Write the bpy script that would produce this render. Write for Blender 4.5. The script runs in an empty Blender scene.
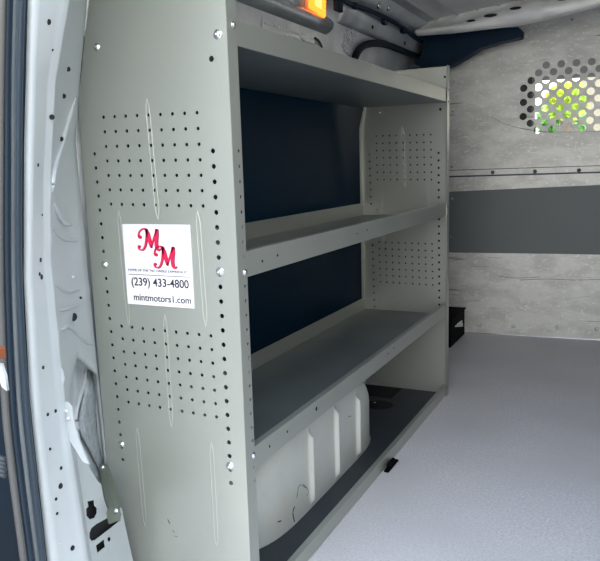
import bpy, bmesh, math, random
from mathutils import Vector, Matrix, Euler
from math import sin, cos, pi
random.seed(7)
S = bpy.context.scene
COL = S.collection

# ------------------------------------------------------------------ camera
CP = Vector((0.6235, -1.0593, 0.8495)); YAW, PIT, ROL = 0.4567, 0.1621, 0.0306; FPX = 703.47
fw = Vector((-sin(YAW)*cos(PIT), cos(YAW)*cos(PIT), -sin(PIT)))
rt0 = Vector((cos(YAW), sin(YAW), 0)); dn0 = fw.cross(rt0)
rt = rt0*cos(ROL) + dn0*sin(ROL); dn = -rt0*sin(ROL) + dn0*cos(ROL)
cam = bpy.data.cameras.new('camera'); cam.sensor_fit = 'HORIZONTAL'; cam.sensor_width = 36
cam.lens = FPX/600*36; cam.clip_start = 0.02; cam.clip_end = 200
co = bpy.data.objects.new('camera', cam); COL.objects.link(co)
M3 = Matrix((rt, -dn, -fw)).transposed()
co.matrix_world = Matrix.Translation(CP) @ M3.to_4x4()
S.camera = co

def at(px, py, ax, val):
    """the place on the plane axis=val that is seen at a measured spot of the photograph"""
    d = rt*((px-300)/FPX) + dn*((py-280.5)/FPX) + fw
    t = (val-CP[ax])/d[ax]
    return CP + d*t

# ------------------------------------------------------------------ world, light, exposure
W = bpy.data.worlds.new('sky'); S.world = W; W.use_nodes = True
nt = W.node_tree; nt.nodes.clear()
tc = nt.nodes.new('ShaderNodeTexCoord'); sx = nt.nodes.new('ShaderNodeSeparateXYZ')
rp = nt.nodes.new('ShaderNodeValToRGB'); bg = nt.nodes.new('ShaderNodeBackground'); wo = nt.nodes.new('ShaderNodeOutputWorld')
rp.color_ramp.elements[0].position = 0.0; rp.color_ramp.elements[0].color = (1.0, 0.955, 0.87, 1)
rp.color_ramp.elements[1].position = 0.7; rp.color_ramp.elements[1].color = (0.70, 0.80, 1.0, 1)
nt.links.new(tc.outputs['Generated'], sx.inputs[0]); nt.links.new(sx.outputs['Z'], rp.inputs[0])
# the sunny side of the sky (+x) is brighter and warmer than the side away from the sun
r2 = nt.nodes.new('ShaderNodeValToRGB'); mr = nt.nodes.new('ShaderNodeMapRange'); mm = nt.nodes.new('ShaderNodeMix')
mr.inputs[1].default_value = -1; mr.inputs[2].default_value = 1
r2.color_ramp.elements[0].color = (.44, .55, .76, 1); r2.color_ramp.elements[1].color = (1.45, 1.38, 1.22, 1)
mm.data_type = 'RGBA'; mm.blend_type = 'MULTIPLY'; mm.inputs[0].default_value = 1; mm.clamp_result = False
nt.links.new(sx.outputs['X'], mr.inputs[0]); nt.links.new(mr.outputs[0], r2.inputs[0])
nt.links.new(rp.outputs[0], mm.inputs[6]); nt.links.new(r2.outputs[0], mm.inputs[7])
nt.links.new(mm.outputs[2], bg.inputs[0]); nt.links.new(bg.outputs[0], wo.inputs[0])
bg.inputs[1].default_value = 1.0
vs = S.view_settings; vs.view_transform = 'Standard'; vs.look = 'None'; vs.gamma = 1; vs.use_curve_mapping = False
vs.exposure = 2.45

# sun shining on the yard behind the van, the van's own body keeps it off the shelves
sl = bpy.data.lights.new('sun', 'SUN'); sl.energy = 1.6; sl.angle = 0.01; sl.color = (1, .95, .86)
so = bpy.data.objects.new('sun', sl); COL.objects.link(so); so.rotation_euler = Euler((math.radians(-32), math.radians(-22), 0))

# ------------------------------------------------------------------ materials
def mat(name, col, rough=.5, metal=0, noise=None, bump=None, spec=.5, coat=0, alpha=None, trans=0, emis=None):
    """noise=(scale, colour2, lo, hi, detail, stretch) ; bump=(scale, strength, dist)"""
    m = bpy.data.materials.new(name); m.use_nodes = True
    n = m.node_tree.nodes; l = m.node_tree.links; b = n['Principled BSDF']
    b.inputs['Base Color'].default_value = (*col, 1); b.inputs['Roughness'].default_value = rough
    b.inputs['Metallic'].default_value = metal; b.inputs['Specular IOR Level'].default_value = spec
    b.inputs['Coat Weight'].default_value = coat; b.inputs['Transmission Weight'].default_value = trans
    if emis: b.inputs['Emission Color'].default_value = (*emis[0], 1); b.inputs['Emission Strength'].default_value = emis[1]
    t = n.new('ShaderNodeTexCoord')
    if noise:
        layers = noise if isinstance(noise, list) else [noise]
        prev = None
        for (sc, c2, lo, hi, det, st) in layers:
            mp = n.new('ShaderNodeMapping'); mp.inputs['Scale'].default_value = st
            nz = n.new('ShaderNodeTexNoise'); nz.inputs['Scale'].default_value = sc; nz.inputs['Detail'].default_value = det
            r = n.new('ShaderNodeValToRGB'); r.color_ramp.elements[0].position = lo; r.color_ramp.elements[1].position = hi
            mx = n.new('ShaderNodeMix'); mx.data_type = 'RGBA'
            l.new(t.outputs['Object'], mp.inputs[0]); l.new(mp.outputs[0], nz.inputs['Vector']); l.new(nz.outputs['Fac'], r.inputs[0])
            l.new(r.outputs[0], mx.inputs[0])
            if prev: l.new(prev, mx.inputs[6])
            else: mx.inputs[6].default_value = (*col, 1)
            mx.inputs[7].default_value = (*c2, 1); prev = mx.outputs[2]
        l.new(prev, b.inputs['Base Color'])
    if bump:
        nz = n.new('ShaderNodeTexNoise'); nz.inputs['Scale'].default_value = bump[0]; nz.inputs['Detail'].default_value = 4
        bp = n.new('ShaderNodeBump'); bp.inputs['Strength'].default_value = bump[1]; bp.inputs['Distance'].default_value = bump[2]
        l.new(t.outputs['Object'], nz.inputs['Vector']); l.new(nz.outputs['Fac'], bp.inputs['Height']); l.new(bp.outputs[0], b.inputs['Normal'])
    return m
ONE = (1, 1, 1)
shelfpaint = mat('grey_powder_coat', (.395, .415, .375), .34, .5, (3, (.37, .39, .355), .4, .7, 3, ONE), (300, .06, .001))
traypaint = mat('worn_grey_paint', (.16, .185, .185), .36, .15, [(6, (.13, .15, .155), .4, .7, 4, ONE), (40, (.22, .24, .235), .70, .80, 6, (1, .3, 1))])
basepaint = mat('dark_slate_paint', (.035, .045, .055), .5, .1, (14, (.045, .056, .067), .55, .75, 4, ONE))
navy = mat('navy_panel', (.0015, .020, .046), .5, 0, (30, (.002, .027, .058), .6, .8, 5, (1, .2, 1)), spec=.10)
white = mat('van_white_paint', (.43, .475, .495), .38, 0, (5, (.40, .445, .465), .4, .7, 4, ONE), coat=.2)
wheelm = mat('scuffed_white_paint', (.62, .65, .61), .4, 0, [(9, (.56, .57, .52), .45, .75, 5, ONE), (34, (.12, .12, .11), .735, .75, 5, (1, 1, .6))], coat=.15)
bodyg = mat('primed_grey_body', (.50, .53, .55), .42, .1, (8, (.44, .47, .49), .4, .7, 4, ONE), (60, .1, .002))
railg = mat('silver_grey_body', (.66, .70, .72), .32, .35, [(7, (.44, .48, .51), .4, .7, 4, ONE), (70, (.6, .64, .66), .68, .78, 4, ONE)], (40, .2, .004))
galv = mat('brushed_galvanised', (.62, .62, .585), .45, .3, [(9, (.50, .50, .47), .42, .62, 6, (1, 1, 2.2)), (55, (.74, .74, .70), .56, .72, 5, (1, 1, 2)), (7, (.20, .20, .19), .66, .74, 9, (.5, 1, 9))], (90, .12, .001))
band = mat('slate_grey_panel', (.115, .135, .135), .5, .1, (6, (.125, .14, .14), .4, .7, 4, ONE))
floorm = mat('grey_vinyl_floor', (.68, .665, .665), .6, 0, [(130, (.76, .745, .755), .5, .62, 3, ONE), (190, (.50, .49, .50), .57, .68, 2, ONE), (2.5, (.61, .60, .60), .4, .7, 3, ONE)], (300, .25, .001))
rubber = mat('black_rubber', (.025, .035, .045), .55)
rubberd = mat('dark_slate_rubber', (.022, .04, .06), .45)
rubberl = mat('weathered_rubber', (.075, .095, .11), .55, 0, (20, (.13, .15, .165), .4, .7, 4, (1, 1, .2)))
rubberg = mat('greyed_rubber', (.07, .09, .105), .6, 0, (20, (.14, .17, .19), .4, .7, 4, (1, 1, .2)))
rubberb = mat('blue_black_rubber', (.006, .016, .030), .5, spec=.3)
tanrub = mat('dusty_door_trim', (.055, .06, .065), .65, 0, (12, (.085, .085, .08), .4, .7, 4, (1, 1, .2)))
trimnavy = mat('dark_blue_plastic', (.002, .016, .038), .55, 0, (10, (.004, .022, .048), .4, .8, 4, ONE), spec=.2)
black = mat('black_plastic', (.002, .002, .003), .7, spec=.06)
chrome = mat('zinc_bolt', (.75, .77, .78), .22, 1)
holem = mat('hole_dark_cavity', (.006, .007, .009), .8)
labelm = mat('white_sticker', (.78, .77, .83), .35)
redm = mat('red_print', (.72, .01, .07), .4)
shadowm = mat('dark_print', (.10, .02, .06), .4)
inkm = mat('black_print', (.02, .02, .025), .4)
ambern = mat('amber_lens', (1.0, .30, .02), .2, 0, None, None, trans=.25, emis=((1, .28, .03), .35))
bulbm = mat('lit_bulb', (1, .7, .2), .3, emis=((1, .50, .06), .9))
lensrim = mat('pinkish_clear_plastic', (.75, .45, .36), .25, trans=.2)
roofm = mat('painted_roof_skin', (.66, .68, .68), .36, .3, (5, (.56, .58, .59), .4, .7, 4, ONE))
headerm = mat('pale_roof_beam', (.85, .85, .82), .4, .1, (8, (.62, .62, .60), .45, .7, 4, (1, 3, 3)))
creamm = mat('cream_stucco', (.26, .235, .16), .8)
skinm = mat('dark_door_skin', (.006, .014, .024), .7, spec=.15)
strapm = mat('olive_grey_strap', (.17, .19, .15), .45, .3)
darkwall = mat('dark_side_lining', (.20, .205, .20), .6)
padm = mat('grey_deadening_felt', (.34, .38, .40), .8, 0, (60, (.24, .27, .29), .4, .65, 4, ONE), (120, .5, .004))
ground_m = mat('pale_concrete', (.40, .37, .33), .8, 0, (2, (.33, .31, .29), .4, .7, 5, ONE))
leafm = mat('yellow_green_leaves', (.30, .50, .05), .6, 0, (3, (.52, .62, .06), .4, .6, 3, ONE))  # yellow-green leaf colour, mottled
leafm2 = mat('green_leaves', (.10, .26, .06), .6, 0, (3, (.2, .38, .10), .4, .6, 3, ONE))
bark = mat('tree_bark', (.12, .09, .06), .8)
seatm = mat('charcoal_seat_cloth', (.03, .03, .035), .8)
orangem = mat('orange_plastic', (.22, .07, .03), .4)

# ------------------------------------------------------------------ builders
def link(name, me, m, parent=None, smooth=False, bevel=0):
    if m: me.materials.clear(); me.materials.append(m)
    o = bpy.data.objects.new(name, me); COL.objects.link(o)
    if parent: o.parent = parent; o.matrix_parent_inverse = Matrix.Translation(-wloc(parent))
    if smooth:
        for p in me.polygons: p.use_smooth = True
    if bevel:
        b = o.modifiers.new('bevel', 'BEVEL'); b.width = bevel; b.segments = 2; b.limit_method = 'ANGLE'
    return o
LOC = {}
def wloc(o): return LOC.get(o.name, Vector((0, 0, 0)))
def obj(name, bm, m, parent=None, smooth=False, bevel=0):
    bmesh.ops.recalc_face_normals(bm, faces=bm.faces)
    me = bpy.data.meshes.new(name); bm.to_mesh(me); bm.free()
    return link(name, me, m, parent, smooth, bevel)
def thing(name, label, cat, loc=(0, 0, 0), group=None):
    o = bpy.data.objects.new(name, None); COL.objects.link(o); o.location = loc; LOC[o.name] = Vector(loc)
    o.empty_display_size = .05
    o['label'] = label; o['category'] = cat
    if group: o['group'] = group
    return o
def tag(o, label, cat, group=None):
    o['label'] = label; o['category'] = cat
    if group: o['group'] = group
    return o
def struct(o): o['kind'] = 'structure'; return o
def box(bm, x0, x1, y0, y1, z0, z1, M=None):
    vs_ = [Vector((x, y, z)) for z in (z0, z1) for y in (y0, y1) for x in (x0, x1)]
    if M: vs_ = [M @ v for v in vs_]
    v = [bm.verts.new(p) for p in vs_]
    for f in ((0, 1, 3, 2), (4, 6, 7, 5), (0, 4, 5, 1), (2, 3, 7, 6), (0, 2, 6, 4), (1, 5, 7, 3)): bm.faces.new([v[i] for i in f])
    return bm
def boxm(*a, M=None): return box(bmesh.new(), *a, M=M)
def circ(u, v, r, n=10, a0=0): return [(u+r*cos(a0+2*pi*i/n), v+r*sin(a0+2*pi*i/n)) for i in range(n)]
def rect(u0, u1, v0, v1): return [(u0, v0), (u1, v0), (u1, v1), (u0, v1)]
def plate_mesh(name, outer, holes, th):
    """flat sheet with real holes, in its own uv plane"""
    cu = bpy.data.curves.new(name, 'CURVE'); cu.dimensions = '2D'; cu.fill_mode = 'BOTH'; cu.extrude = th/2
    for loop in [outer]+holes:
        sp = cu.splines.new('POLY'); sp.points.add(len(loop)-1)
        for p, q in zip(sp.points, loop): p.co = (q[0], q[1], 0, 1)
        sp.use_cyclic_u = True
    o = bpy.data.objects.new(name, cu); COL.objects.link(o)
    dg = bpy.context.evaluated_depsgraph_get(); dg.update()
    me = bpy.data.meshes.new_from_object(o.evaluated_get(dg))
    bpy.data.objects.remove(o); bpy.data.curves.remove(cu)
    return me
def plate(name, outer, holes, th, M, m, parent=None):
    me = plate_mesh(name, outer, holes, th); me.name = name; me.transform(M)
    return link(name, me, m, parent)
def frame(org, u, v):
    u = Vector(u).normalized(); n = u.cross(Vector(v)).normalized(); v = n.cross(u)
    m = Matrix((u, v, n)).transposed().to_4x4(); m.translation = Vector(org); return m
XZ = lambda y: frame((0, y, 0), (1, 0, 0), (0, 0, 1))
YZ = lambda x: frame((x, 0, 0), (0, 1, 0), (0, 0, 1))
def tube(bm, pts, r, n=8, close=True, flat=None, taper=False):
    pts = [Vector(p) for p in pts]; rings = []
    if taper: r = [r*min(1, .15+.2*i, .15+.2*(len(pts)-1-i)) for i in range(len(pts))]
    for i, p in enumerate(pts):
        d = (pts[min(i+1, len(pts)-1)]-pts[max(i-1, 0)]).normalized()
        a = d.cross(Vector((0, 0, 1))) if abs(d.z) < .9 else d.cross(Vector((0, 1, 0)))
        a.normalize(); b = d.cross(a)
        rr = r[i] if isinstance(r, (list, tuple)) else r
        rings.append([bm.verts.new(p+a*rr*cos(2*pi*k/n)+b*rr*(flat or 1)*sin(2*pi*k/n)) for k in range(n)])
    for A, B in zip(rings, rings[1:]):
        for k in range(n): bm.faces.new((A[k], A[(k+1) % n], B[(k+1) % n], B[k]))
    if close: bm.faces.new(rings[0]); bm.faces.new(rings[-1][::-1])
    return bm
def smooth_path(pts, n=6):
    pts = [Vector(p) for p in pts]; out = []
    P = [pts[0]*2-pts[1]]+pts+[pts[-1]*2-pts[-2]]
    for i in range(1, len(P)-2):
        for k in range(n):
            t = k/n; a, b, c, d = P[i-1], P[i], P[i+1], P[i+2]
            out.append(.5*((2*b)+(c-a)*t+(2*a-5*b+4*c-d)*t*t+(3*b-a-3*c+d)*t**3))
    return out+[pts[-1]]
def dome_bm(r, h, washer=1.35):
    """round bolt head with a washer; axis +z, base at z=0"""
    bm = bmesh.new(); prof = [(r*washer, 0), (r*washer, h*.22), (r, h*.25), (r*.92, h*.6), (r*.62, h*.9), (r*.2, h), (r*.16, h*.75)]
    n = 14; rings = [[bm.verts.new((a*cos(2*pi*k/n), a*sin(2*pi*k/n), z)) for k in range(n)] for a, z in prof]
    for A, B in zip(rings, rings[1:]):
        for k in range(n): bm.faces.new((A[k], A[(k+1) % n], B[(k+1) % n], B[k]))
    bm.faces.new(rings[-1]); bm.faces.new(rings[0][::-1]); return bm
_b = dome_bm(.0052, .0045); BOLT = bpy.data.meshes.new('bolt'); bmesh.ops.recalc_face_normals(_b, faces=_b.faces); _b.to_mesh(BOLT); _b.free(); BOLT.materials.append(chrome)
for p in BOLT.polygons: p.use_smooth = True
def bolt(name, p, nrm, parent, s=1, m=None, label=None):
    o = bpy.data.objects.new(name, BOLT if not m else None) if not m else bpy.data.objects.new(name, BOLT.copy())
    if m: o.data.materials[0] = m
    COL.objects.link(o)
    if parent: o.parent = parent; o.matrix_parent_inverse = Matrix.Translation(-wloc(parent))
    o.location = p; o.rotation_euler = Vector(nrm).to_track_quat('Z', 'Y').to_euler(); o.scale = (s, s, s)
    if label: o['label'] = label
    return o
def grid(bm, P):
    """P[i][j] of points -> quad sheet"""
    V = [[bm.verts.new(p) for p in row] for row in P]
    for A, B in zip(V, V[1:]):
        for k in range(len(A)-1): bm.faces.new((A[k], A[k+1], B[k+1], B[k]))
    return bm
def solid(o, th, off=1):
    s = o.modifiers.new('thickness', 'SOLIDIFY'); s.thickness = th; s.offset = off; return o

# ------------------------------------------------------------------ the van: structure
RB, RF = -.30, 2.41                                       # rear opening, bulkhead
struct(obj('ground', grid(bmesh.new(), [[(x, y, -.56) for x in (-30, -8, -3, 3, 8, 30)] for y in (-30, -6, 0, 6, 14, 45)]), ground_m))
struct(obj('floor', boxm(-.46, 1.22, RB, 4.2, -.05, 0), floorm))
# bulkhead stands square across the cabin, turned a few degrees
BA = math.atan(.075)
def bh(x, off=0): return 2.372+.075*(x+.15)-off
BM = lambda off=0: frame((0, bh(0, off), 0), (cos(BA), sin(BA), 0), (0, 0, 1))

# side wall of the body behind the shelves, curving in to the roof
def wall_profile():
    return [(-.405, -.04), (-.405, .30), (-.405, .80), (-.402, 1.05), (-.392, 1.16), (-.376, 1.26), (-.366, 1.33), (-.345, 1.385), (-.31, 1.42), (-.26, 1.445)]
wp = wall_profile()
w = struct(solid(obj('wall_left', grid(bmesh.new(), [[(x, y, z) for (x, z) in wp] for y in (.03, .5, 1.0, 1.5, 2.0, RF+.1)]), railg, smooth=True), .03, 1))
def crown(x_): return 1.448+.055*max(0, 1-((x_-.45)/.73)**2)
bm = bmesh.new()
xs = []
x = -.27
ribx = [-.22, -.131, -.046, .044, .135, .225, .315, .405, .5, .6, .7, .8, .9]
for r_ in ribx:
    for dx, dz in ((-.012, 0), (-.007, 0), (-.004, -.005), (0, -.007), (.004, -.005), (.007, 0)): xs.append((r_+dx, dz))
xs = [(-.275, 0)]+xs+[(1.22, 0)]
grid(bm, [[(x_, y, crown(x_)+dz*(1 if .1 < y < 2.25 else 0)) for x_, dz in xs] for y in (RB, .02, .12, .6, 1.2, 1.8, 2.2, 2.3, RF+.15)])
struct(solid(obj('ceiling', bm, roofm, smooth=True), .02, 1))
struct(obj('wall_right', boxm(1.2, 1.25, RB, RF+.2, -.05, 1.5), darkwall))

# unseen right rear door, added to shade the load space from the side
struct(obj('shade_door', boxm(1.23, 1.28, -1.22, -.32, -.05, 1.42), darkwall, bevel=.01))
# ---- cant rail and other pressed pieces along the top of the side wall
def wall_x(z):
    for (a, za), (b, zb) in zip(wp, wp[1:]):
        if za <= z <= zb: return a+(b-a)*(z-za)/(zb-za)
    return wp[-1][0]
# ---- painted navy lining between the wall and the shelf unit
ln = obj('wall_lining', boxm(-.385, -.375, .03, 2.12, .20, 1.10), navy, bevel=.002)
tag(ln, 'dark navy lining panel on the van side behind the grey shelves', 'wall panel')

# ------------------------------------------------------------------ D-pillar and quarter panel at left
def lerp(tab, z):
    tab = sorted(tab)
    if z <= tab[0][0]: i = 0
    elif z >= tab[-1][0]: i = len(tab)-2
    else: i = [k for k in range(len(tab)-1) if tab[k][0] <= z <= tab[k+1][0]][0]
    (a, p), (b, q) = tab[i], tab[i+1]; return p+(q-p)*(z-a)/(b-a)
YB, YC, YD = -.33, -.27, -.055
def tabof(pix, y): return [(lambda v: (v.z, v.x))(at(px, py, 1, y)) for px, py in pix]
TB = tabof([(26, 0), (23, 150), (22, 280), (30, 420), (46, 561)], YB)
TC = tabof([(66, 0), (52, 80), (47, 180), (47, 260), (56, 350), (65, 430), (85, 561)], YC)
TD = tabof([(87, 0), (80, 80), (75.5, 140), (86.5, 260), (95.5, 350), (102.5, 420), (110, 500)], YD)
def bump1(t, c, w): return math.exp(-((t-c)/w)**2)
from mathutils.bvhtree import BVHTree
def picker(o):
    dg = bpy.context.evaluated_depsgraph_get(); dg.update(); B = BVHTree.FromObject(o, dg)
    def f(px, py, lift=0.0):
        d = (rt*((px-300)/FPX)+dn*((py-280.5)/FPX)+fw).normalized()
        p, n, i, t = B.ray_cast(CP, d)
        if p is None: return None
        if n.dot(d) > 0: n = -n
        return p+n*lift, n
    return f
rows = []; Z0, Z1, NZ = -.04, 1.36, 141
for i in range(NZ):
    z = Z0+(Z1-Z0)*i/(NZ-1)
    b, c, d = lerp(TB, z), lerp(TC, z), lerp(TD, z)
    row = [Vector((b-.035, YB+.03, z)), Vector((b-.012, YB+.006, z)), Vector((b, YB, z)), Vector((b+.012, YB+.004, z))]
    for k in range(1, 5):
        t = k/5; row.append(Vector((b+.012+(c-b-.014)*t, YB+.004+(YC-YB-.006)*t, z)))
    row.append(Vector((c-.002, YC-.003, z))); row.append(Vector((c, YC+.005, z)))
    NK = 30
    nrm = Vector((.75, .66, 0))
    for k in range(1, NK+1):
        t = k/NK
        p = Vector((c, YC+.006, z)).lerp(Vector((d, YD, z)), t)
        # pressed shapes: upper smooth box, arched step at mid height, deep pocket below
        e = -.020*math.sin(pi*min(1, t*1.15)) if t < .87 else 0
        e += .012*bump1(z-(.735+.10*(1-t)**2), 0, .012) + .008*bump1(z-(.700+.05*(1-t)), 0, .012)
        e += .010*bump1(z-(.600+.03*t), 0, .008)
        pocket = 1/(1+math.exp(-(.520-.06*abs(t-.45)*2-z)/.003))
        e += -.085*pocket*min(1, max(0, (t-.10)/.12))*min(1, max(0, (1-t)/.06))
        e += .012*bump1(t-(.45+(.50-z)*-1.2), 0, .05)*(1 if .33 < z < .50 else 0)
        row.append(p+Vector((.62, -.55, 0))*e)
    row.append(Vector((d-.035, YD+.03, z))); row.append(Vector((-.40, .03, z)))
    rows.append(row)
pl = obj('trim_1', grid(bmesh.new(), rows), white, smooth=True); struct(pl)
pl.modifiers.new('thickness', 'SOLIDIFY').thickness = -.002
# body seam beads and the round dark holes in the pillar
def surf(px, py, y0, y1, T0, T1):
    """pillar surface point between two of its edges, under a measured spot"""
    d = rt*((px-300)/FPX)+dn*((py-280.5)/FPX)+fw
    best = None
    for i in range(400):
        t = i/399; y = y0+(y1-y0)*t; s = (y-CP.y)/d.y; p = CP+d*s
        x = lerp(T0, p.z)*(1-t)+lerp(T1, p.z)*t
        if best is None or abs(p.x-x) < best[0]: best = (abs(p.x-x), p)
    return best[1]
def disc(name, p, nrm, r, m, sy=1, parent=None, th=.0016):
    bm = bmesh.new(); n = 14
    A = [bm.verts.new((r*cos(2*pi*k/n), r*sy*sin(2*pi*k/n), 0)) for k in range(n)]
    B = [bm.verts.new((r*.9*cos(2*pi*k/n), r*.9*sy*sin(2*pi*k/n), th)) for k in range(n)]
    for k in range(n): bm.faces.new((A[k], A[(k+1) % n], B[(k+1) % n], B[k]))
    bm.faces.new(B); bm.faces.new(A[::-1])
    M = Vector(nrm).to_track_quat('Z', 'Y').to_matrix().to_4x4(); M.translation = p
    bmesh.ops.transform(bm, matrix=M, verts=bm.verts)
    return obj(name, bm, m, parent)
pick = picker(pl)
for px, py, r in ((49, 22, .0042), (52.5, 50, .002), (38, 165, .0028), (42, 215, .002), (40.5, 260, .0038), (39.5, 274, .003), (41.5, 277, .0042), (43, 367.5, .0032), (55.5, 411, .003), (47.7, 414.5, .003), (50, 449, .0025), (61, 468, .003), (60.5, 486, .0048), (56, 499, .0028), (57, 513.5, .0026), (72.5, 548, .0045), (60, 544, .0026)):
    h_ = pick(px, py, -.0004)
    if h_: disc('plug_hole', h_[0], h_[1], r, holem if (px, py) != (60, 544) else bodyg, parent=pl, th=.0012)
for px, py, r in ((67.5, 69, .004), (63, 96, .004), (51.5, 117, .004), (60.5, 139, .004), (80, 298, .0025), (73, 317, .0075), (72, 277, .003)):
    h_ = pick(px, py, .0012)
    if h_: disc('plug_hole', h_[0], (h_[1]+(CP-h_[0]).normalized()*.8), r, holem if py != 277 else bodyg, parent=pl, th=.0015)

# foot of the pillar: pressed sheet with a keyhole, a long slot and a square hole
PF = at(84, 561, 1, -.255); PG = at(133, 561, 1, -.075); PH = at(118, 470, 1, -.08)
Mf = frame(PF, PG-PF, PH-PG); Mfi = Mf.inverted()
def onfoot(px, py):
    d = rt*((px-300)/FPX)+dn*((py-280.5)/FPX)+fw
    n = Mf.col[2].to_3d(); t = (PF-CP).dot(n)/d.dot(n); q = Mfi @ (CP+d*t); return (q.x, q.y)
fo = [onfoot(*p) for p in ((64, 420), (70, 421), (76, 436), (86, 462), (96, 479), (101, 485), (103, 497), (107, 509), (117, 507), (121.5, 508), (124, 522), (128, 540), (134, 566), (138, 600), (92, 600), (84, 561), (75, 500))]
fh = [[onfoot(*p) for p in ((87, 501.5), (94, 500), (94.5, 505.5), (97, 508), (97, 513), (94.5, 518), (89.5, 519.5), (86, 516), (85.7, 509), (88, 506.5))],
      [onfoot(*p) for p in ((89, 533), (91, 528), (96, 524), (107, 518), (120.5, 511.5), (121.5, 514), (120.6, 520), (110.5, 528), (95, 540), (91, 541), (89, 538))],
      [onfoot(*p) for p in ((95.5, 545.5), (104, 539), (105, 547), (97, 553))],
      [onfoot(*p) for p in ((107, 538), (109.5, 536.5), (111, 539), (109.5, 541.5), (107.5, 541.5))]]
ft = plate('pillar_foot', fo, fh, .0016, Mf, white, pl)
cvp = [onfoot(*p) for p in ((84, 496), (104, 496), (122, 508), (123, 522), (116, 556), (92, 560), (84, 530))]
plate('foot_hole_shade', cvp, [], .002, Mf @ Matrix.Translation((0, 0, -.012 if Mf.col[2].to_3d().dot(CP-PF) > 0 else .012)), holem, pl)  # near-black sheet stands in for the shade inside the foot's holes
# pale gusset with two studs above the foot
gp = [at(px, py, 1, -.262) for px, py in ((58, 366), (62, 369), (64.5, 378), (62, 388), (61, 401), (68, 402), (72, 407), (73.5, 420), (79, 440), (90, 464), (84, 462), (70, 440), (62, 420), (57, 390))]
Mg = XZ(-.262); plate('gusset', [(p.x, p.z) for p in gp], [], .003, Mg, white, pl)
for px, py in ((66, 411), (68, 418.5)): bolt('stud', at(px, py, 1, -.265), (.2, -1, 0), pl, .55, bodyg)
def bead(pix, r, m=None, name='pressed_bead'):
    return obj(name, tube(bmesh.new(), smooth_path([h_[0] for h_ in (pick(px, py, .0004) for px, py in pix) if h_], 6), r, taper=True), m or white, pl, smooth=True)
bead([(82, 72), (76, 96), (68, 120), (61, 145), (55, 165), (52, 182), (52, 192)], .0045)
bead([(54, 203), (57, 213), (63, 222), (72, 225), (86, 225)], .0045)
bead([(53, 229), (59, 236), (68, 240), (84, 240)], .0035)
bead([(55, 284), (60, 288), (68, 291), (80, 290), (91, 286)], .0035)
bead([(58, 311), (66, 309), (78, 306), (92, 303)], .0030)
bead([(61, 330), (64, 328), (67, 326.5), (73, 330), (80, 337), (86, 342), (95, 346)], .0035)
# textured sound-deadening pad deep in the pocket
bm = bmesh.new(); P = []
for k in range(9):
    t = k/8; py = 372+103*t; xl = 86-10*min(1, t*2)+ (24*max(0, t-.55)/.45); xr = 93+10*t
    hits = [pick(xl+(xr-xl)*u/4, py, .004+.0015*random.random()) for u in range(5)]
    if all(hits): P.append([q[0] for q in hits])
solid(obj('deadening_pad', grid(bm, P), padm, pl, smooth=True), .004, 0)
bead([(87, 368), (83, 385), (78, 402), (75, 418), (77, 428), (81, 426), (80, 420)], .0045, bodyg, 'pad_bead')
# ------------------------------------------------------------------ door seals and the open rear door
def path_at(pix, y): return smooth_path([at(px, py, 1, y) for px, py in pix], 8)
ws = obj('weatherstrip', tube(bmesh.new(), path_at([(22, -30), (20.5, 0), (18.5, 75), (17.5, 150), (18, 280), (25, 400), (32, 470), (42, 561), (47, 600)], -.355), .0062), rubberd, smooth=True)
tag(ws, 'charcoal rubber weatherstrip running up the edge of the white rear pillar', 'door seal')
dr = thing('rear_door', 'open rear door edge with dark blue seal at far left', 'door', (-.42, -.45, -.04))
def strip(name, pix, y, r, m, flat=1): return obj(name, tube(bmesh.new(), path_at(pix, y), r, flat=flat), m, dr, smooth=True)
strip('seal', [(15.5, -30), (14, 0), (12, 75), (11.5, 150), (12, 280), (18, 400), (25, 470), (36, 561), (41, 600)], -.375, .0045, rubberl)
strip('seal', [(9.5, -30), (8, 0), (6.5, 75), (6.5, 150), (7, 280), (12, 400), (19, 470), (31, 561), (36, 600)], -.385, .0058, rubberb)
strip('seal', [(3, -30), (1.5, 0), (0, 75), (-.5, 150), (0, 280), (5, 400), (12, 470), (24, 561), (29, 600)], -.395, .0055, tanrub)
dpan = [at(px, py, 1, -.345) for px, py in ((20, -30), (16, 150), (16, 280), (22, 400), (44, 600))]
bm = bmesh.new(); grid(bm, [[(p.x+.004, -.343, p.z), (p.x-.02, -.350, p.z), (p.x-.10, -.385, p.z), (p.x-.26, -.44, p.z)] for p in dpan])
solid(obj('inner_skin', bm, skinm, dr, smooth=True), .012, -1)
obj('lining', boxm(-.50, -.46, -1.25, -.44, -.05, .62), tanrub, dr, bevel=.01)
obj('lining', boxm(-.50, -.46, -1.25, -.44, 1.22, 1.42), tanrub, dr, bevel=.01)
obj('window_glass', boxm(-.485, -.475, -1.2, -.5, .62, 1.22), navy, dr)
obj('outer_skin', boxm(-.52, -.50, -1.27, -.44, -.05, 1.42), white, dr, bevel=.004)
c = at(1.5, 354, 1, -.44)
obj('latch', boxm(c.x-.006, c.x+.005, -.45, -.436, c.z-.006, c.z+.010), orangem, dr, bevel=.003)
bm = bmesh.new(); q = [at(px, py, 1, -.437) for px, py in ((-2, 362), (4, 363), (8, 375), (10, 390), (5, 386), (-2, 370))]
plate('latch_cover', [(p.x, p.z) for p in q], [], .004, XZ(-.44), white, dr)
for k in range(5):
    a, b = at(-2, 457+k*4, 1, -.445), at(6, 460+k*4, 1, -.445)
    obj('boot_rib', tube(bmesh.new(), [a, (a+b)/2+Vector((0, -.004, .003)), b], .0035), rubber, dr, smooth=True)

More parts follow.
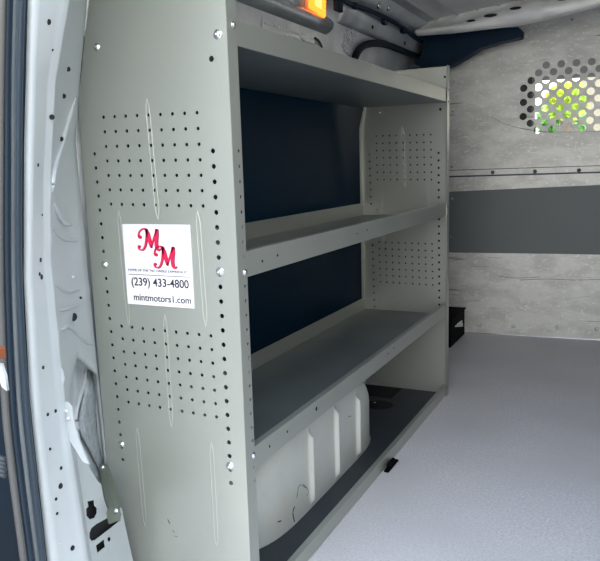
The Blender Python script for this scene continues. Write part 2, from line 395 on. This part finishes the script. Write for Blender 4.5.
# ------------------------------------------------------------------ shelf unit
LEN = 1.413; YN = -.038; XB = -.322; HT = 1.17
unit = thing('shelving_unit', 'tall grey steel shelving unit with perforated end panels along the van side', 'shelving', (-.16, .69, 0))
def lin(a, b, n): return [a+(b-a)*i/(n-1) for i in range(n)]
holes = []
for i, x_ in enumerate(lin(0, 1, 9)):
    for j in range(7):
        t = j/6
        holes.append(circ(-.2645+.2025*x_+.0025*t, .9465-.157*t-.004*x_, .0034, 8))
        holes.append(circ(-.2578+.2005*x_+.003*t, .559-.150*t-.003*x_, .0034, 8))
for k in range(24):
    z = .883-.02585*k; xl = -.292+.013*k/23; xr = -.034+.004*k/23
    if k != 8: holes.append(circ(xl, z-.001, .0036, 8)); holes.append(circ(xr, z-.005, .0044, 10))
holes = [h for h in holes if not (abs(h[0][1]-.316) < .006 and h[0][0] > -.1)]
holes.append(circ(-.028, 1.027, .005, 12))
outer = [(.0035, .0), (.0035, HT), (-.255, HT), (-.278, 1.148), (XB, .975), (XB, .93), (XB, .17), (-.262, 0)]
fh_ = [circ(-.017+.004*k/23, .877-.02585*k, .0036, 8) for k in range(24)]
endmesh = plate_mesh('end_sheet', outer, holes, .002)
def end_panel(y, s, hid):
    """s=+1: lips of the sheet turn towards +y"""
    me = endmesh.copy(); me.transform(XZ(y)); e = link('end_panel', me, shelfpaint, unit)
    fl = [[(s*(u-YN)+y if s > 0 else y-(u-YN), v) for u, v in h] for h in fh_]
    a, b = (y, y+s*.031)
    plate('front_flange', rect(min(a, b), max(a, b), 0, HT), fl, .002, YZ(.0030), shelfpaint, e)
    bm = bmesh.new()
    pts = [(XB+.001, .17), (XB+.001, .975), (-.278, 1.148), (-.256, HT-.001)]
    grid(bm, [[(px, y, pz), (px, y+s*.022, pz)] for px, pz in pts]); solid(obj('back_flange', bm, shelfpaint, e), .002, 0)
    # pressed stiffening ribs stand a little proud of the sheet
    for (x0, z0, x1, z1) in ((-.1655, .974, -.157, .761), (-.156, .588, -.156, .372), (-.246, .780, -.240, .562), (-.072, .777, -.067, .572), (-.239, .360, -.235, .154), (-.069, .356, -.069, .150)):
        bm = bmesh.new()
        n_ = 14
        for sd in (-1, 1):
            P = []
            for i in range(n_+1):
                t = i/n_; f = min(1, 12*t, 12*(1-t))
                P.append([(x0+(x1-x0)*t+sd*.0040*f+u, y-.0009-h, z0+(z1-z0)*t) for u, h in ((-.0010, 0), (-.0004, .0005), (.0004, .0005), (.0010, 0))])
            grid(bm, P)
        obj('stiffening_rib', bm, shelfpaint, e, smooth=True)
    return e
near = end_panel(YN, 1, 0); far = end_panel(LEN, -1, 0)
for px, z in ((-.267, 1.069), (-.287, .676), (-.279, .32)): bolt('bolt', (px, YN-.001, z), (0, -1, 0), unit, .95)
for px, z in ((-.013, 1.064), (-.031, .672), (-.030, .316)): bolt('bolt', (px, YN-.001, z), (0, -1, 0), unit, 1.15)
for y_, z in ((-.018, 1.080), (-.015, .669), (-.012, .331)): bolt('bolt', (.004, y_, z), (1, 0, 0), unit, .9)
for x_, z in ((-.262, .676), (-.29, .33), (-.25, 1.03)): bolt('bolt', (x_, LEN-.002, z), (0, -1, 0), unit, .8)
for z in (1.09, .69, .33, .03, 1.05): bolt('bolt', (.004, LEN-.018, z), (1, 0, 0), unit, .7)
for x_, z in ((-.012, 1.135),): disc('rivet_hole', Vector((x_, LEN-.0018, z)), (0, -1, 0), .004, holem, parent=unit)

arch_foot = []
for i in range(41):
    t = 1-2*i/40; arch_foot.append((-.091-.19*(1-max(0, 1-min(1, abs(t))**6)**.5), .56+.447*t))
def shelf(z0, z1, name='shelf', m=shelfpaint, pm=traypaint, backlip=.045, x1=0.0):
    y0, y1 = YN+.003, LEN-.003
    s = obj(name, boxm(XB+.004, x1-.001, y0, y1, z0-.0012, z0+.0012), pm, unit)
    bm = bmesh.new(); box(bm, x1-.002, x1+.0005, y0, y1, z0-.001, z1)
    box(bm, x1-.014, x1-.001, y0, y1, z1-.0016, z1)
    if name == 'base_tray':
        me = plate_mesh('t', [(x1-.001, y0), (x1-.001, y1), (XB+.004, y1), (XB+.004, arch_foot[0][1])]+arch_foot+[(XB+.004, arch_foot[-1][1]), (XB+.004, y0)], [], .0024)
        me.transform(Matrix.Translation((0, 0, z0))); me.materials.append(pm); me.name = name; s.data = me
    f = obj('front_lip', bm, m, s, bevel=.0008)
    if backlip: obj('back_lip', boxm(XB+.003, XB+.005, y0 if name != 'base_tray' else 1.0, y1, z0, z0+backlip), m, s)
    return s
sh_t = shelf(1.0508, 1.0924); sh_m = shelf(.6592, .7038); sh_l = shelf(.3017, .343)
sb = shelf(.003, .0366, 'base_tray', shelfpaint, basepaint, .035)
for (sh, y_, z, r) in ((sh_m, .055, .679, .0028), (sh_m, .115, .682, .0028), (sh_m, .53, .682, .0024), (sh_m, .60, .684, .0024), (sh_l, .055, .322, .0028), (sh_l, .13, .324, .0028), (sh_l, .27, .325, .0048), (sh_l, .75, .325, .0024), (sh_l, .80, .328, .0024)):
    disc('lip_hole', Vector((.0004, y_, z)), (1, 0, 0), r, holem, parent=sh, th=.0006)
# openings in the base tray near its far end
disc('drain_opening', Vector((-.19, 1.20, .0035)), (0, 0, 1), .052, holem, parent=sb)
obj('access_opening', boxm(-.31, -.17, 1.28, 1.40, .0043, .0052), holem, sb, bevel=.0)
bolt('screw', (-.21, 1.21, .006), (0, 0, 1), sb, .8)

# sticker on the near end panel
LX, LZ, LW, LH = -.237, .604, .1485, .149
yl = YN-.0030
st = obj('sticker', boxm(LX, LX+LW, yl, yl+.0018, LZ, LZ+LH), labelm, unit); st['label'] = 'white printed square sticker with red letters and phone number'
def text(s, cx, cz, w, h, m, name='lettering', bold=0):
    cu = bpy.data.curves.new(name, 'FONT'); cu.body = s; cu.align_x = 'CENTER'; cu.size = 1; cu.extrude = .01; cu.offset = bold
    o = bpy.data.objects.new(name, cu); COL.objects.link(o)
    dg = bpy.context.evaluated_depsgraph_get(); dg.update()
    me = bpy.data.meshes.new_from_object(o.evaluated_get(dg)); bpy.data.objects.remove(o)
    xs_ = [v.co.x for v in me.vertices]; ys_ = [v.co.y for v in me.vertices]
    sx_ = w/(max(xs_)-min(xs_)); sy_ = h/(max(ys_)-min(ys_)); mx_, my_ = (max(xs_)+min(xs_))/2, (max(ys_)+min(ys_))/2
    for v in me.vertices: v.co = ((v.co.x-mx_)*sx_, (v.co.y-my_)*sy_, v.co.z*.02)
    me.transform(XZ(yl-.0004)); me.transform(Matrix.Translation((cx, 0, cz)))
    return link(name, me, m, st)
text('(239) 433-4800', LX+LW*.515, LZ+LH*.275, LW*.86, LH*.135, inkm, bold=.012)
text('mintmotors1.com', LX+LW*.535, LZ+LH*.095, LW*.86, LH*.085, inkm, bold=.012)
text('HOME OF THE "NO HASSLE EXPERIENCE"', LX+LW*.49, LZ+LH*.435, LW*.88, LH*.030, inkm)
obj('underline', boxm(LX+LW*.05, LX+LW*.97, yl-.0006, yl, LZ+LH*.375, LZ+LH*.381), inkm, st)
def stroke(bm, pts, wid, M):
    pts = smooth_path([Vector((a, b, 0)) for a, b in pts], 6); n = len(pts)
    ws_ = []
    for i in range(n):
        t = i/(n-1)*(len(wid)-1); k = min(int(t), len(wid)-2); ws_.append(wid[k]+(wid[k+1]-wid[k])*(t-k))
    top = []; bot = []
    for i, p in enumerate(pts):
        d = (pts[min(i+1, n-1)]-pts[max(i-1, 0)]).normalized(); a = Vector((-d.y, d.x, 0))*ws_[i]/2
        top.append((M @ (p+a+Vector((0, 0, .0))), M @ (p-a)))
    for (a, b), (c_, d_) in zip(top, top[1:]):
        va = [bm.verts.new(q) for q in (a, b, d_, c_)]; bm.faces.new(va)
    return bm
def script_m(ox, oz, s, dy, m, name):
    """flowing capital M; unit box 1 wide 1 high"""
    bm = bmesh.new(); M = Matrix.Translation((ox, yl-dy, oz)) @ frame((0, 0, 0), (1, 0, 0), (0, 0, 1)) @ Matrix.Diagonal((s*1.22, s, 1, 1))
    stroke(bm, [(.10, .66), (.13, .60), (.08, .58), (.05, .68), (.10, .84), (.24, .96), (.40, .97)], [.10, .12, .10, .06, .05, .06, .08], M)      # hook
    stroke(bm, [(.44, .97), (.44, .80), (.40, .50), (.33, .20), (.22, .03), (.08, .02), (.02, .10), (.05, .18), (.10, .14)], [.10, .11, .10, .09, .07, .06, .08, .11, .08], M)
    stroke(bm, [(.40, .97), (.48, .75), (.54, .45), (.60, .12)], [.10, .17, .17, .08], M)
    stroke(bm, [(.59, .12), (.70, .45), (.82, .75), (.93, .97)], [.06, .06, .07, .08], M)
    stroke(bm, [(.90, .97), (.88, .70), (.84, .35), (.86, .10), (.94, .03), (1.03, .10)], [.14, .17, .16, .14, .09, .04], M)
    o = obj(name, bm, m, st); return o
MS = LH*.27
for ddx, ddz, dy, m in ((.0013, -.0008, .0003, shadowm), (0, 0, .0007, redm)):
    script_m(LX+LW*.225+ddx, LZ+LH*.685+ddz, MS, dy, m, 'script_letter')
    script_m(LX+LW*.45+ddx, LZ+LH*.475+ddz, MS, dy, m, 'script_letter')

for (px, py, qx, qy, r) in ((167.5, 519, 170, 524, .0012), (172, 530, 175, 533, .0005), (174, 536, 178, 537, .0005)):
    a_, b_ = at(px, py, 1, YN-.0012), at(qx, qy, 1, YN-.0012)
    obj('scratch', tube(bmesh.new(), [a_, (a_+b_)/2, b_], [r*.4, r, r*.4], 6), inkm, near)
# bracket tying the shelf unit to the pillar foot
b2 = at(118, 521, 1, -.165)
bk = thing('mounting_bracket', 'short grey strap bracket tying shelf panel to the white pillar foot', 'bracket', tuple(b2))
sp_ = [((99, 465), (107, 463.5), -.062), ((100, 468), (109, 468), -.068), ((102, 483), (113.5, 480), -.095), ((105, 500), (118.5, 500), -.130), ((107.5, 518), (120.5, 514), -.160), ((109, 524), (119.5, 520), -.168)]
bm = grid(bmesh.new(), [[at(l_[0]+(r_[0]-l_[0])*u, l_[1]+(r_[1]-l_[1])*u, 1, y_) for u in (0, .5, 1)] for l_, r_, y_ in sp_])
solid(obj('strap', bm, strapm, bk), .002, 0)
bolt('bolt', at(102.5, 467.5, 1, -.070), (0, -1, 0), bk, .75); bolt('bolt', at(116, 511, 1, -.158), (0, -1, 0), bk, .75)

# ------------------------------------------------------------------ wheel arch
def wheel_arch():
    yc, hy, H = .56, .445, .2985
    P = []; NY = 420
    for i in range(NY+1):
        y = yc-hy+2*hy*i/NY; t = abs((y-yc)/hy); h = H*max(0, 1-t**2.35)**(1/2.35)
        xf = -.094-.19*(1-max(0, 1-t**6)**(1/2))*(1.0)
        rib = sum(math.exp(-((y-c_)/.0045)**2) for c_ in (.425, .587, .745))
        row = [(-.392, y, 0), (-.392, y, h*.98), (-.36, y, h)]
        R = min(.09, h*.5)
        for k in range(9):
            a = pi/2*k/8; row.append((xf-R+R*sin(a), y, h-R+R*cos(a)))
        nz = 16
        for k in range(1, nz+1):
            z = (h-R)*(1-k/nz); fade = min(1, max(0, (z-.012)/.012))
            row.append((xf+.013*rib*fade, y, z))
        P.append(row)
    o = obj('wheel_arch', grid(bmesh.new(), P), wheelm, smooth=True)
    return o
wa = wheel_arch(); pw = picker(wa)
for pts, r in (([(294.3, 521.7), (292.7, 513), (294.3, 506.7)], .0016), ([(296.7, 498), (298.3, 488), (300.7, 485), (306, 488)], .0008), ([(277.7, 521.7), (280.7, 521)], .0016), ([(348, 417), (351, 416)], .001), ([(303, 484), (308, 490), (307, 496)], .0006)):
    h_ = [pw(px, py, .0002) for px, py in pts]
    obj('scratch', tube(bmesh.new(), smooth_path([q[0] for q in h_], 4), r, 6), inkm, wa)
tag(wa, 'white ribbed wheel arch with scuffs under the lowest shelf', 'wheel arch')

# ------------------------------------------------------------------ bulkhead
bk_ = thing('bulkhead_partition', 'galvanised steel bulkhead with slate band and perforated window', 'partition', (.45, bh(.45), 0))
def U(x): return x/cos(BA)
gh = []
pitch = .0318
# perforated window, staggered round holes
for i in range(0, 23):
    for j in range(-1, 9):
        if (i+j) % 2: continue
        u = .103+pitch*i; v = 1.200-pitch*(j-1)
        if j < 0 and i < 3: continue
        if j == 8 and i == 0: continue
        if i == 0 and j < 1: continue
        gh.append(circ(u, v-.004*0, .0165, 14))
plate('upper_panel', [(-.40, .80), (1.195, .80)]+[(1.195-i*.1, crown(1.195-i*.1)-.002) for i in range(15)]+[(-.26, 1.446), (-.40, 1.446)], gh, .003, BM(), galv, bk_)
plate('lower_panel', rect(-.40, 1.195, .004, .404), [], .003, BM(), galv, bk_)
plate('middle_panel', [(-.40, .402), (1.195, .408), (1.195, .745), (-.40, .696)], [], .003, BM(.001), band, bk_)['label'] = 'smooth slate grey band across the middle'
plate('joint_strip', [(-.40, .69), (1.195, .735), (1.195, .779), (-.40, .769)], [], .004, BM(-.001), galv, bk_)
plate('joint_strip', [(-.40, .769), (1.195, .779), (1.195, .786), (-.40, .776)], [], .002, BM(.0), rubberd, bk_)
plate('joint_strip', [(-.40, .777), (1.195, .787), (1.195, .808), (-.40, .799)], [], .004, BM(.001), galv, bk_)
plate('joint_strip', [(-.40, .8015), (1.195, .8105), (1.195, .8135), (-.40, .8045)], [], .002, BM(.0025), rubberd, bk_)
plate('backing_sheet', rect(-.40, 1.195, .74, .802), [], .002, BM(-.012), galv, bk_)
nb = Vector((sin(BA), -cos(BA), 0))
for x_, z in ((-.215, 1.22), (-.22, 1.08), (-.222, .82), (-.219, .667), (-.225, .483), (.12, 1.445), (.30, 1.45), (-.219, .56)):
    bolt('rivet', Vector((x_, bh(x_), z))+nb*.002, nb, bk_, .85 if z > .1 else 1.2)
for x_, z in ((-.085, .045), (.078, .047), (.275, .052), (.45, .055), (.62, .055)): bolt('rivet', Vector((x_, bh(x_), z))+nb*.002, nb, bk_, 1.5, galv)
for x_ in (-.03, .16, .35, .54): bolt('rivet', Vector((x_, bh(x_), .789))+nb*.004, nb, bk_, 1.3, rubberg)
for pts, r in (([(498, 276), (515, 278), (540, 277)], .0016), ([(520, 280), (545, 279), (575, 280), (610, 279)], .0018), ([(470, 266), (490, 267)], .0011), ([(488, 257.5), (502, 258)], .0011),
               ([(492, 117), (505, 124), (530, 130), (565, 132), (610, 131)], .0013), ([(520, 128), (550, 133)], .001), ([(470, 300), (480, 301)], .0009), ([(560, 300), (590, 296)], .0008), ([(466, 332.5), (496, 334)], .0022)):
    q = []
    for px, py in pts:
        d = rt*((px-300)/FPX)+dn*((py-280.5)/FPX)+fw; n_ = Vector((-sin(BA), cos(BA), 0)); o_ = Vector((0, bh(0, .0015), 0))
        q.append(CP+d*((o_-CP).dot(n_)/d.dot(n_)))
    obj('scratch', tube(bmesh.new(), smooth_path(q, 4) if len(q) > 2 else q, r*.7, 5), rubberl, bk_)
# roof beam above the bulkhead
bm = bmesh.new(); P = []
for x_ in [-.30+i*.05 for i in range(31)]:
    y = 2.03; z = crown(x_); zb = lerp([(-.3, 1.392), (-.15, 1.386), (.14, 1.388), (.29, 1.404), (.44, 1.427), (.7, 1.435), (1.2, 1.37)], x_)
    zt = min(z-.012, zb+lerp([(-.3, .025), (-.15, .032), (0, .055), (.14, .08), (1.2, .08)], x_))
    P.append([(x_, y+.16, z), (x_, y+.15, zb+.03), (x_, y+.03, zb), (x_, y+.004, zb+.003), (x_, y-.003, zb+.010), (x_, y-.006, (zt+zb)/2), (x_, y, zt-.004), (x_, y+.012, zt), (x_, y+.05, zt+.002), (x_, y+.055, z)])
hd = obj('trim_2', grid(bm, P), headerm, smooth=True); struct(hd)
for x_, w_ in ((-.06, .02), (.02, .028), (.12, .024), (.30, .02)): disc('beam_hole_shade', Vector((x_, 2.0225, lerp([(-.15, 1.410), (0, 1.432), (.14, 1.455), (.4, 1.47)], x_))), (0, -1, .0), w_, holem, sy=.25, parent=hd)  # dark ovals paint the shadow in the beam's holes

# dark blue plastic corner trim at the top of the door pillar
tp = [at(px, py, 1, 2.2) for px, py in ((416, 38), (418, 33), (447, 33), (482, 29), (518, 27), (522, 30), (521, 37), (500, 42), (480, 48), (464, 58), (450, 66), (432, 68.5), (420, 67), (414, 64), (422, 54), (423, 46), (417, 44))]
ct = plate('corner_trim', [(p.x, p.z) for p in tp], [], .07, XZ(2.235), trimnavy)
b = ct.modifiers.new('bevel', 'BEVEL'); b.width = .008; b.segments = 3; b.limit_method = 'ANGLE'
tag(ct, 'dark blue plastic trim in the upper corner by the bulkhead', 'trim')

pt = obj('hole_backing', boxm(-.395, -.205, 2.13, 2.18, 0, 1.27), trimnavy, bevel=.006)  # unseen block added so the holes of the far panel look dark
tag(pt, 'added dark blue block behind the far end of the shelves, darkening the panel holes', 'trim')
# pressed side rail with bolt holes over the sliding door, and its seal
def wallpt(px, py, off=.0):
    """spot on the curved side wall"""
    d = rt*((px-300)/FPX)+dn*((py-280.5)/FPX)+fw
    best = None
    for i in range(300):
        x_ = -.42+i*.0006; s = (x_-CP.x)/d.x; p = CP+d*s; e = abs(wall_x(p.z)-x_)
        if -.04 < p.z < 1.445 and (best is None or e < best[0]): best = (e, p)
    p = best[1]; return Vector((p.x+off, p.y, p.z))
rail = bmesh.new()
y0r, y1r = 1.30, 2.26
prof = [(0, 1.335), (.012, 1.338), (.020, 1.345), (.020, 1.385), (.014, 1.393), (0, 1.398)]
grid(rail, [[(wall_x(z)+dx*f, y, z) for dx, z in prof] for y, f in ((y0r, 0), (y0r+.03, 1), (1.5, 1), (1.8, 1), (2.1, 1), (y1r, 1))])
ro = solid(obj('trim_3', rail, railg, smooth=True), .002, 0); struct(ro)
for px, py in ((365, 28), (398, 44)):
    p = wallpt(px, py, .030); disc('rail_hole', p, (1, -.1, -.1), .008, holem, parent=ro)
se = obj('door_opening_seal', tube(bmesh.new(), smooth_path([wallpt(px, py, .014) for px, py in ((349, 72), (351, 60), (356, 50), (365, 44.5), (380, 44.5), (400, 51.5), (420, 59.5), (438, 67))], 6), .0135, 8), rubberb, smooth=True)
tag(se, 'arched dark rubber seal on the side wall above the top shelf', 'door seal')
# glossy blobs of seam sealer
for k in range(46):
    py = 28+random.uniform(0, 26); px = 347+random.uniform(-4, 7)-(py-40)*.25
    p = wallpt(px, py, .003); bm = bmesh.new(); bmesh.ops.create_icosphere(bm, subdivisions=1, radius=1)
    bmesh.ops.transform(bm, matrix=Matrix.Translation(p) @ Matrix.Rotation(random.uniform(0, 3), 4, 'X') @ Matrix.Diagonal((.003, random.uniform(.003, .014), .0035, 1)), verts=bm.verts)
    obj('sealer_blob', bm, labelm, w, smooth=True)
# pressed channel in the wall above the near part of the unit
bm = bmesh.new()
grid(bm, [[(wall_x(z)+dx, y, z) for dx, z in ((.0, 1.285), (.016, 1.292), (.026, 1.302), (.026, 1.318), (.012, 1.332), (0, 1.338))] for y in (.1, .5, .9, 1.08, 1.22)])
struct(solid(obj('trim_4', bm, railg, smooth=True), .002, 0))
# wiring harness with clips
hz = obj('cable', tube(bmesh.new(), smooth_path([wallpt(px, py, .022) for px, py in ((322, -3), (335, 1), (345, 5), (360, 10), (372, 15), (385, 21), (394, 26), (403, 32), (410, 38), (417, 42))], 5), .0085, 8), rubber, smooth=True)
har = thing('wiring_harness', 'black taped wiring harness clipped along the roof edge', 'wiring', tuple(wallpt(372, 15)))
hz.parent = har; hz.matrix_parent_inverse = Matrix.Translation(-wloc(har)); hz.data.materials[0] = trimnavy
for px, py, s in ((331, 4, 1.6), (378, 21, 1), (397, 30, 1), (348, 6, .8)):
    p = wallpt(px, py, .024); obj('clip', boxm(p.x-.006, p.x+.010, p.y-.016*s, p.y+.016*s, p.z-.017*s, p.z+.010*s), trimnavy, har, bevel=.003)
for px, py in ((371, 9.5), (381, 11.5)):
    p = wallpt(px, py, .03); obj('terminal', tube(bmesh.new(), [p, p+Vector((.0, .0, .022))], .007), chrome, har, smooth=True)
# dome lamp
lp = wallpt(312, 10, .012)
lamp = thing('dome_lamp', 'lit amber lamp in a clear square housing above the top shelf', 'lamp', tuple(lp))
def lampbox(a, y0, y1, z0, z1, d):
    M = Matrix.Translation(lp) @ Matrix.Rotation(math.radians(-6), 4, 'X'); return boxm(a, a+d, y0, y1, z0, z1, M=M)
obj('housing', lampbox(-.012, -.085, .078, -.030, .07, .014), lensrim, lamp, bevel=.006)
obj('lens', lampbox(.002, -.062, .055, -.014, .062, .012), ambern, lamp, bevel=.006)
obj('bulb', lampbox(.0142, -.030, .01, .004, .035, .003), bulbm, lamp, bevel=.001)
for k in range(5): obj('lens_rib', lampbox(.0142, -.055, .048, -.008+.014*k, -.005+.014*k, .002), ambern, lamp)
# stamped data plate with silver marks
dp0 = wallpt(254, 19, .004); dp1 = wallpt(316, 37, .004)
pn = thing('stamped_plate', 'narrow dark plate with pale stamped marks above the top shelf', 'plate', tuple((dp0+dp1)/2))
grid(bm := bmesh.new(), [[(wall_x(z)+.004, y, z) for z in (1.232, 1.264)] for y in (.78, .95, 1.13)]); solid(obj('plate', bm, railg, pn), .002, 0)
for k in range(17):
    y = .79+.0195*k; obj('mark', boxm(wall_x(1.25)+.002, wall_x(1.25)+.0072, y, y+random.uniform(.010, .016), 1.251, 1.2565), headerm, pn)
    if 5 < k < 16: obj('mark', boxm(wall_x(1.24)+.002, wall_x(1.24)+.0074, y, y+random.uniform(.008, .014), 1.2375, 1.242), headerm, pn)
for px, py in ((301, 37.5), (310.5, 42.5)):
    p = wallpt(px, py, .008); bm = bmesh.new(); bmesh.ops.create_uvsphere(bm, u_segments=12, v_segments=8, radius=1)
    bmesh.ops.transform(bm, matrix=Matrix.Translation(p) @ Matrix.Diagonal((.008, .016, .011, 1)), verts=bm.verts); obj('wall_plug', bm, labelm, w, smooth=True)
obj('wall_plug', tube(bmesh.new(), smooth_path([wallpt(px, py, .006) for px, py in ((313, 38), (317, 41), (320, 47), (320, 52))], 4), .004), rubber, w, smooth=True)
# pressings high on the wall beside the lamp
p = wallpt(285, 2, .01)
obj('pressed_boss', boxm(p.x-.02, p.x+.008, p.y-.08, p.y+.09, p.z-.02, p.z+.03), railg, w, bevel=.01)
p = wallpt(289, 3, .022); bm = bmesh.new(); bmesh.ops.create_uvsphere(bm, u_segments=12, v_segments=8, radius=1)
bmesh.ops.transform(bm, matrix=Matrix.Translation(p) @ Matrix.Diagonal((.012, .022, .012, 1)), verts=bm.verts); obj('wall_plug', bm, white, w, smooth=True)

# ------------------------------------------------------------------ things on the floor
# black step box in the corner by the bulkhead
cb = thing('corner_box', 'black plastic corner box on the floor by the bulkhead', 'box', (-.20, 2.24, 0))
bm = boxm(-.27, -.148, 2.06, 2.34, 0, .128); obj('body', bm, black, cb, bevel=.004)
bm = bmesh.new(); box(bm, -.27, -.143, 2.055, 2.345, .128, .135); obj('lid', bm, black, cb, bevel=.002)
p = at(460, 324, 1, 2.088)
plate('torn_label', [(q.x, q.z) for q in [at(a, b_, 1, 2.0575) for a, b_ in ((455, 326), (458, 323), (462, 320), (463, 325), (463, 326.5), (455, 327))]], [], .002, XZ(2.0575), galv, cb)
# tie-down clip at the foot of the unit
tie = obj('tie_down_clip', bmesh.new(), black)
bm = bmesh.new(); box(bm, .003, .020, .69, .78, .0, .006); box(bm, .006, .017, .71, .76, .006, .018); bm.to_mesh(tie.data); bm.free()
tie.modifiers.new('b', 'BEVEL').width = .003
tag(tie, 'small black tie-down clip on the floor at the foot of the shelves', 'clip')

# ------------------------------------------------------------------ cab beyond the bulkhead
struct(obj('ceiling_cab', boxm(-.42, 1.22, RF+.16, 3.35, 1.44, 1.47), roofm))
bm = bmesh.new(); box(bm, -.46, -.42, RF+.12, 2.95, -.05, 1.45); box(bm, -.46, -.42, 2.95, 4.2, -.05, .85); box(bm, -.46, -.42, 3.35, 3.42, .85, 1.45)
struct(obj('wall_cab_left', bm, railg))
bm = bmesh.new(); box(bm, 1.21, 1.25, RF+.2, 2.6, -.05, 1.45); box(bm, 1.21, 1.25, 2.6, 4.2, -.05, .85)
struct(obj('wall_cab_right', bm, railg))
struct(obj('wall_dashboard', boxm(-.44, 1.22, 3.55, 4.1, -.05, .86), seatm))
st_ = thing('cab_seat', 'dark cab seat glimpsed through the perforated window', 'seat', (.0, 2.75, 0))
obj('seat_back', boxm(-.28, .12, 2.62, 2.74, .45, 1.06), seatm, st_, bevel=.04)
obj('headrest', boxm(-.19, .115, 2.62, 2.72, 1.02, 1.27), seatm, st_, bevel=.03)
obj('seat_cushion', boxm(-.28, .16, 2.70, 3.15, .30, .46), seatm, st_, bevel=.04)
obj('pedestal', boxm(-.2, .1, 2.72, 3.1, 0, .30), black, st_, bevel=.01)
# greenery outside, beyond the windscreen
def tree(name, label, x, y, h, r, m, seed):
    random.seed(seed); t = thing(name, label, 'tree', (x, y, -.56))
    obj('trunk', tube(bmesh.new(), [(x, y, -.56), (x+.05, y, h*.3), (x, y, h*.6)], [.16, .12, .07]), bark, t, smooth=True)
    bm = bmesh.new()
    for k in range(1500):
        d = Vector((random.gauss(0, 1), random.gauss(0, 1), random.gauss(0, 1))).normalized()*r*random.uniform(.55, 1)
        c_ = Vector((x, y, h*.62))+Vector((d.x, d.y, d.z*.8)); s = random.uniform(.07, .15)
        a = Vector((random.gauss(0, 1), random.gauss(0, 1), random.gauss(0, 1))).normalized(); b_ = a.orthogonal().normalized()
        bm.faces.new([bm.verts.new(c_+a*s), bm.verts.new(c_+b_*s*.5), bm.verts.new(c_-a*s), bm.verts.new(c_-b_*s*.5)])
    obj('foliage', bm, m, t)
c1 = at(566, 102, 1, 9.0); c2 = at(562, 121, 1, 12.0)
tree('leafy_tree', 'yellow-green tree seen through the holes of the bulkhead window', c1.x, 9.0, (c1.z)/.62, .22, leafm, 3)
tree('leafy_tree', 'darker green tree further back beyond the bulkhead window', c2.x, 12, c2.z/.62, .38, leafm2, 5)
bld = thing('pale_building', 'pale beige building far beyond the bulkhead window', 'building', (3.0, 24, -.56))
bx0 = at(579, 100, 1, 22).x
obj('wall', boxm(bx0, bx0+8, 22, 26, -.56, 4.2), creamm, bld); obj('roof', boxm(bx0-.2, bx0+8.2, 21.8, 26.2, 4.2, 4.5), railg, bld)
sv = thing('sun_visor', 'grey sun visor and header at the top of the cab windscreen', 'visor', (.3, 3.3, 1.36))
vz = at(565, 79, 1, 3.3).z
obj('visor_panel', boxm(-.42, 1.2, 3.29, 3.31, vz, 1.45), darkwall, sv, bevel=.004)
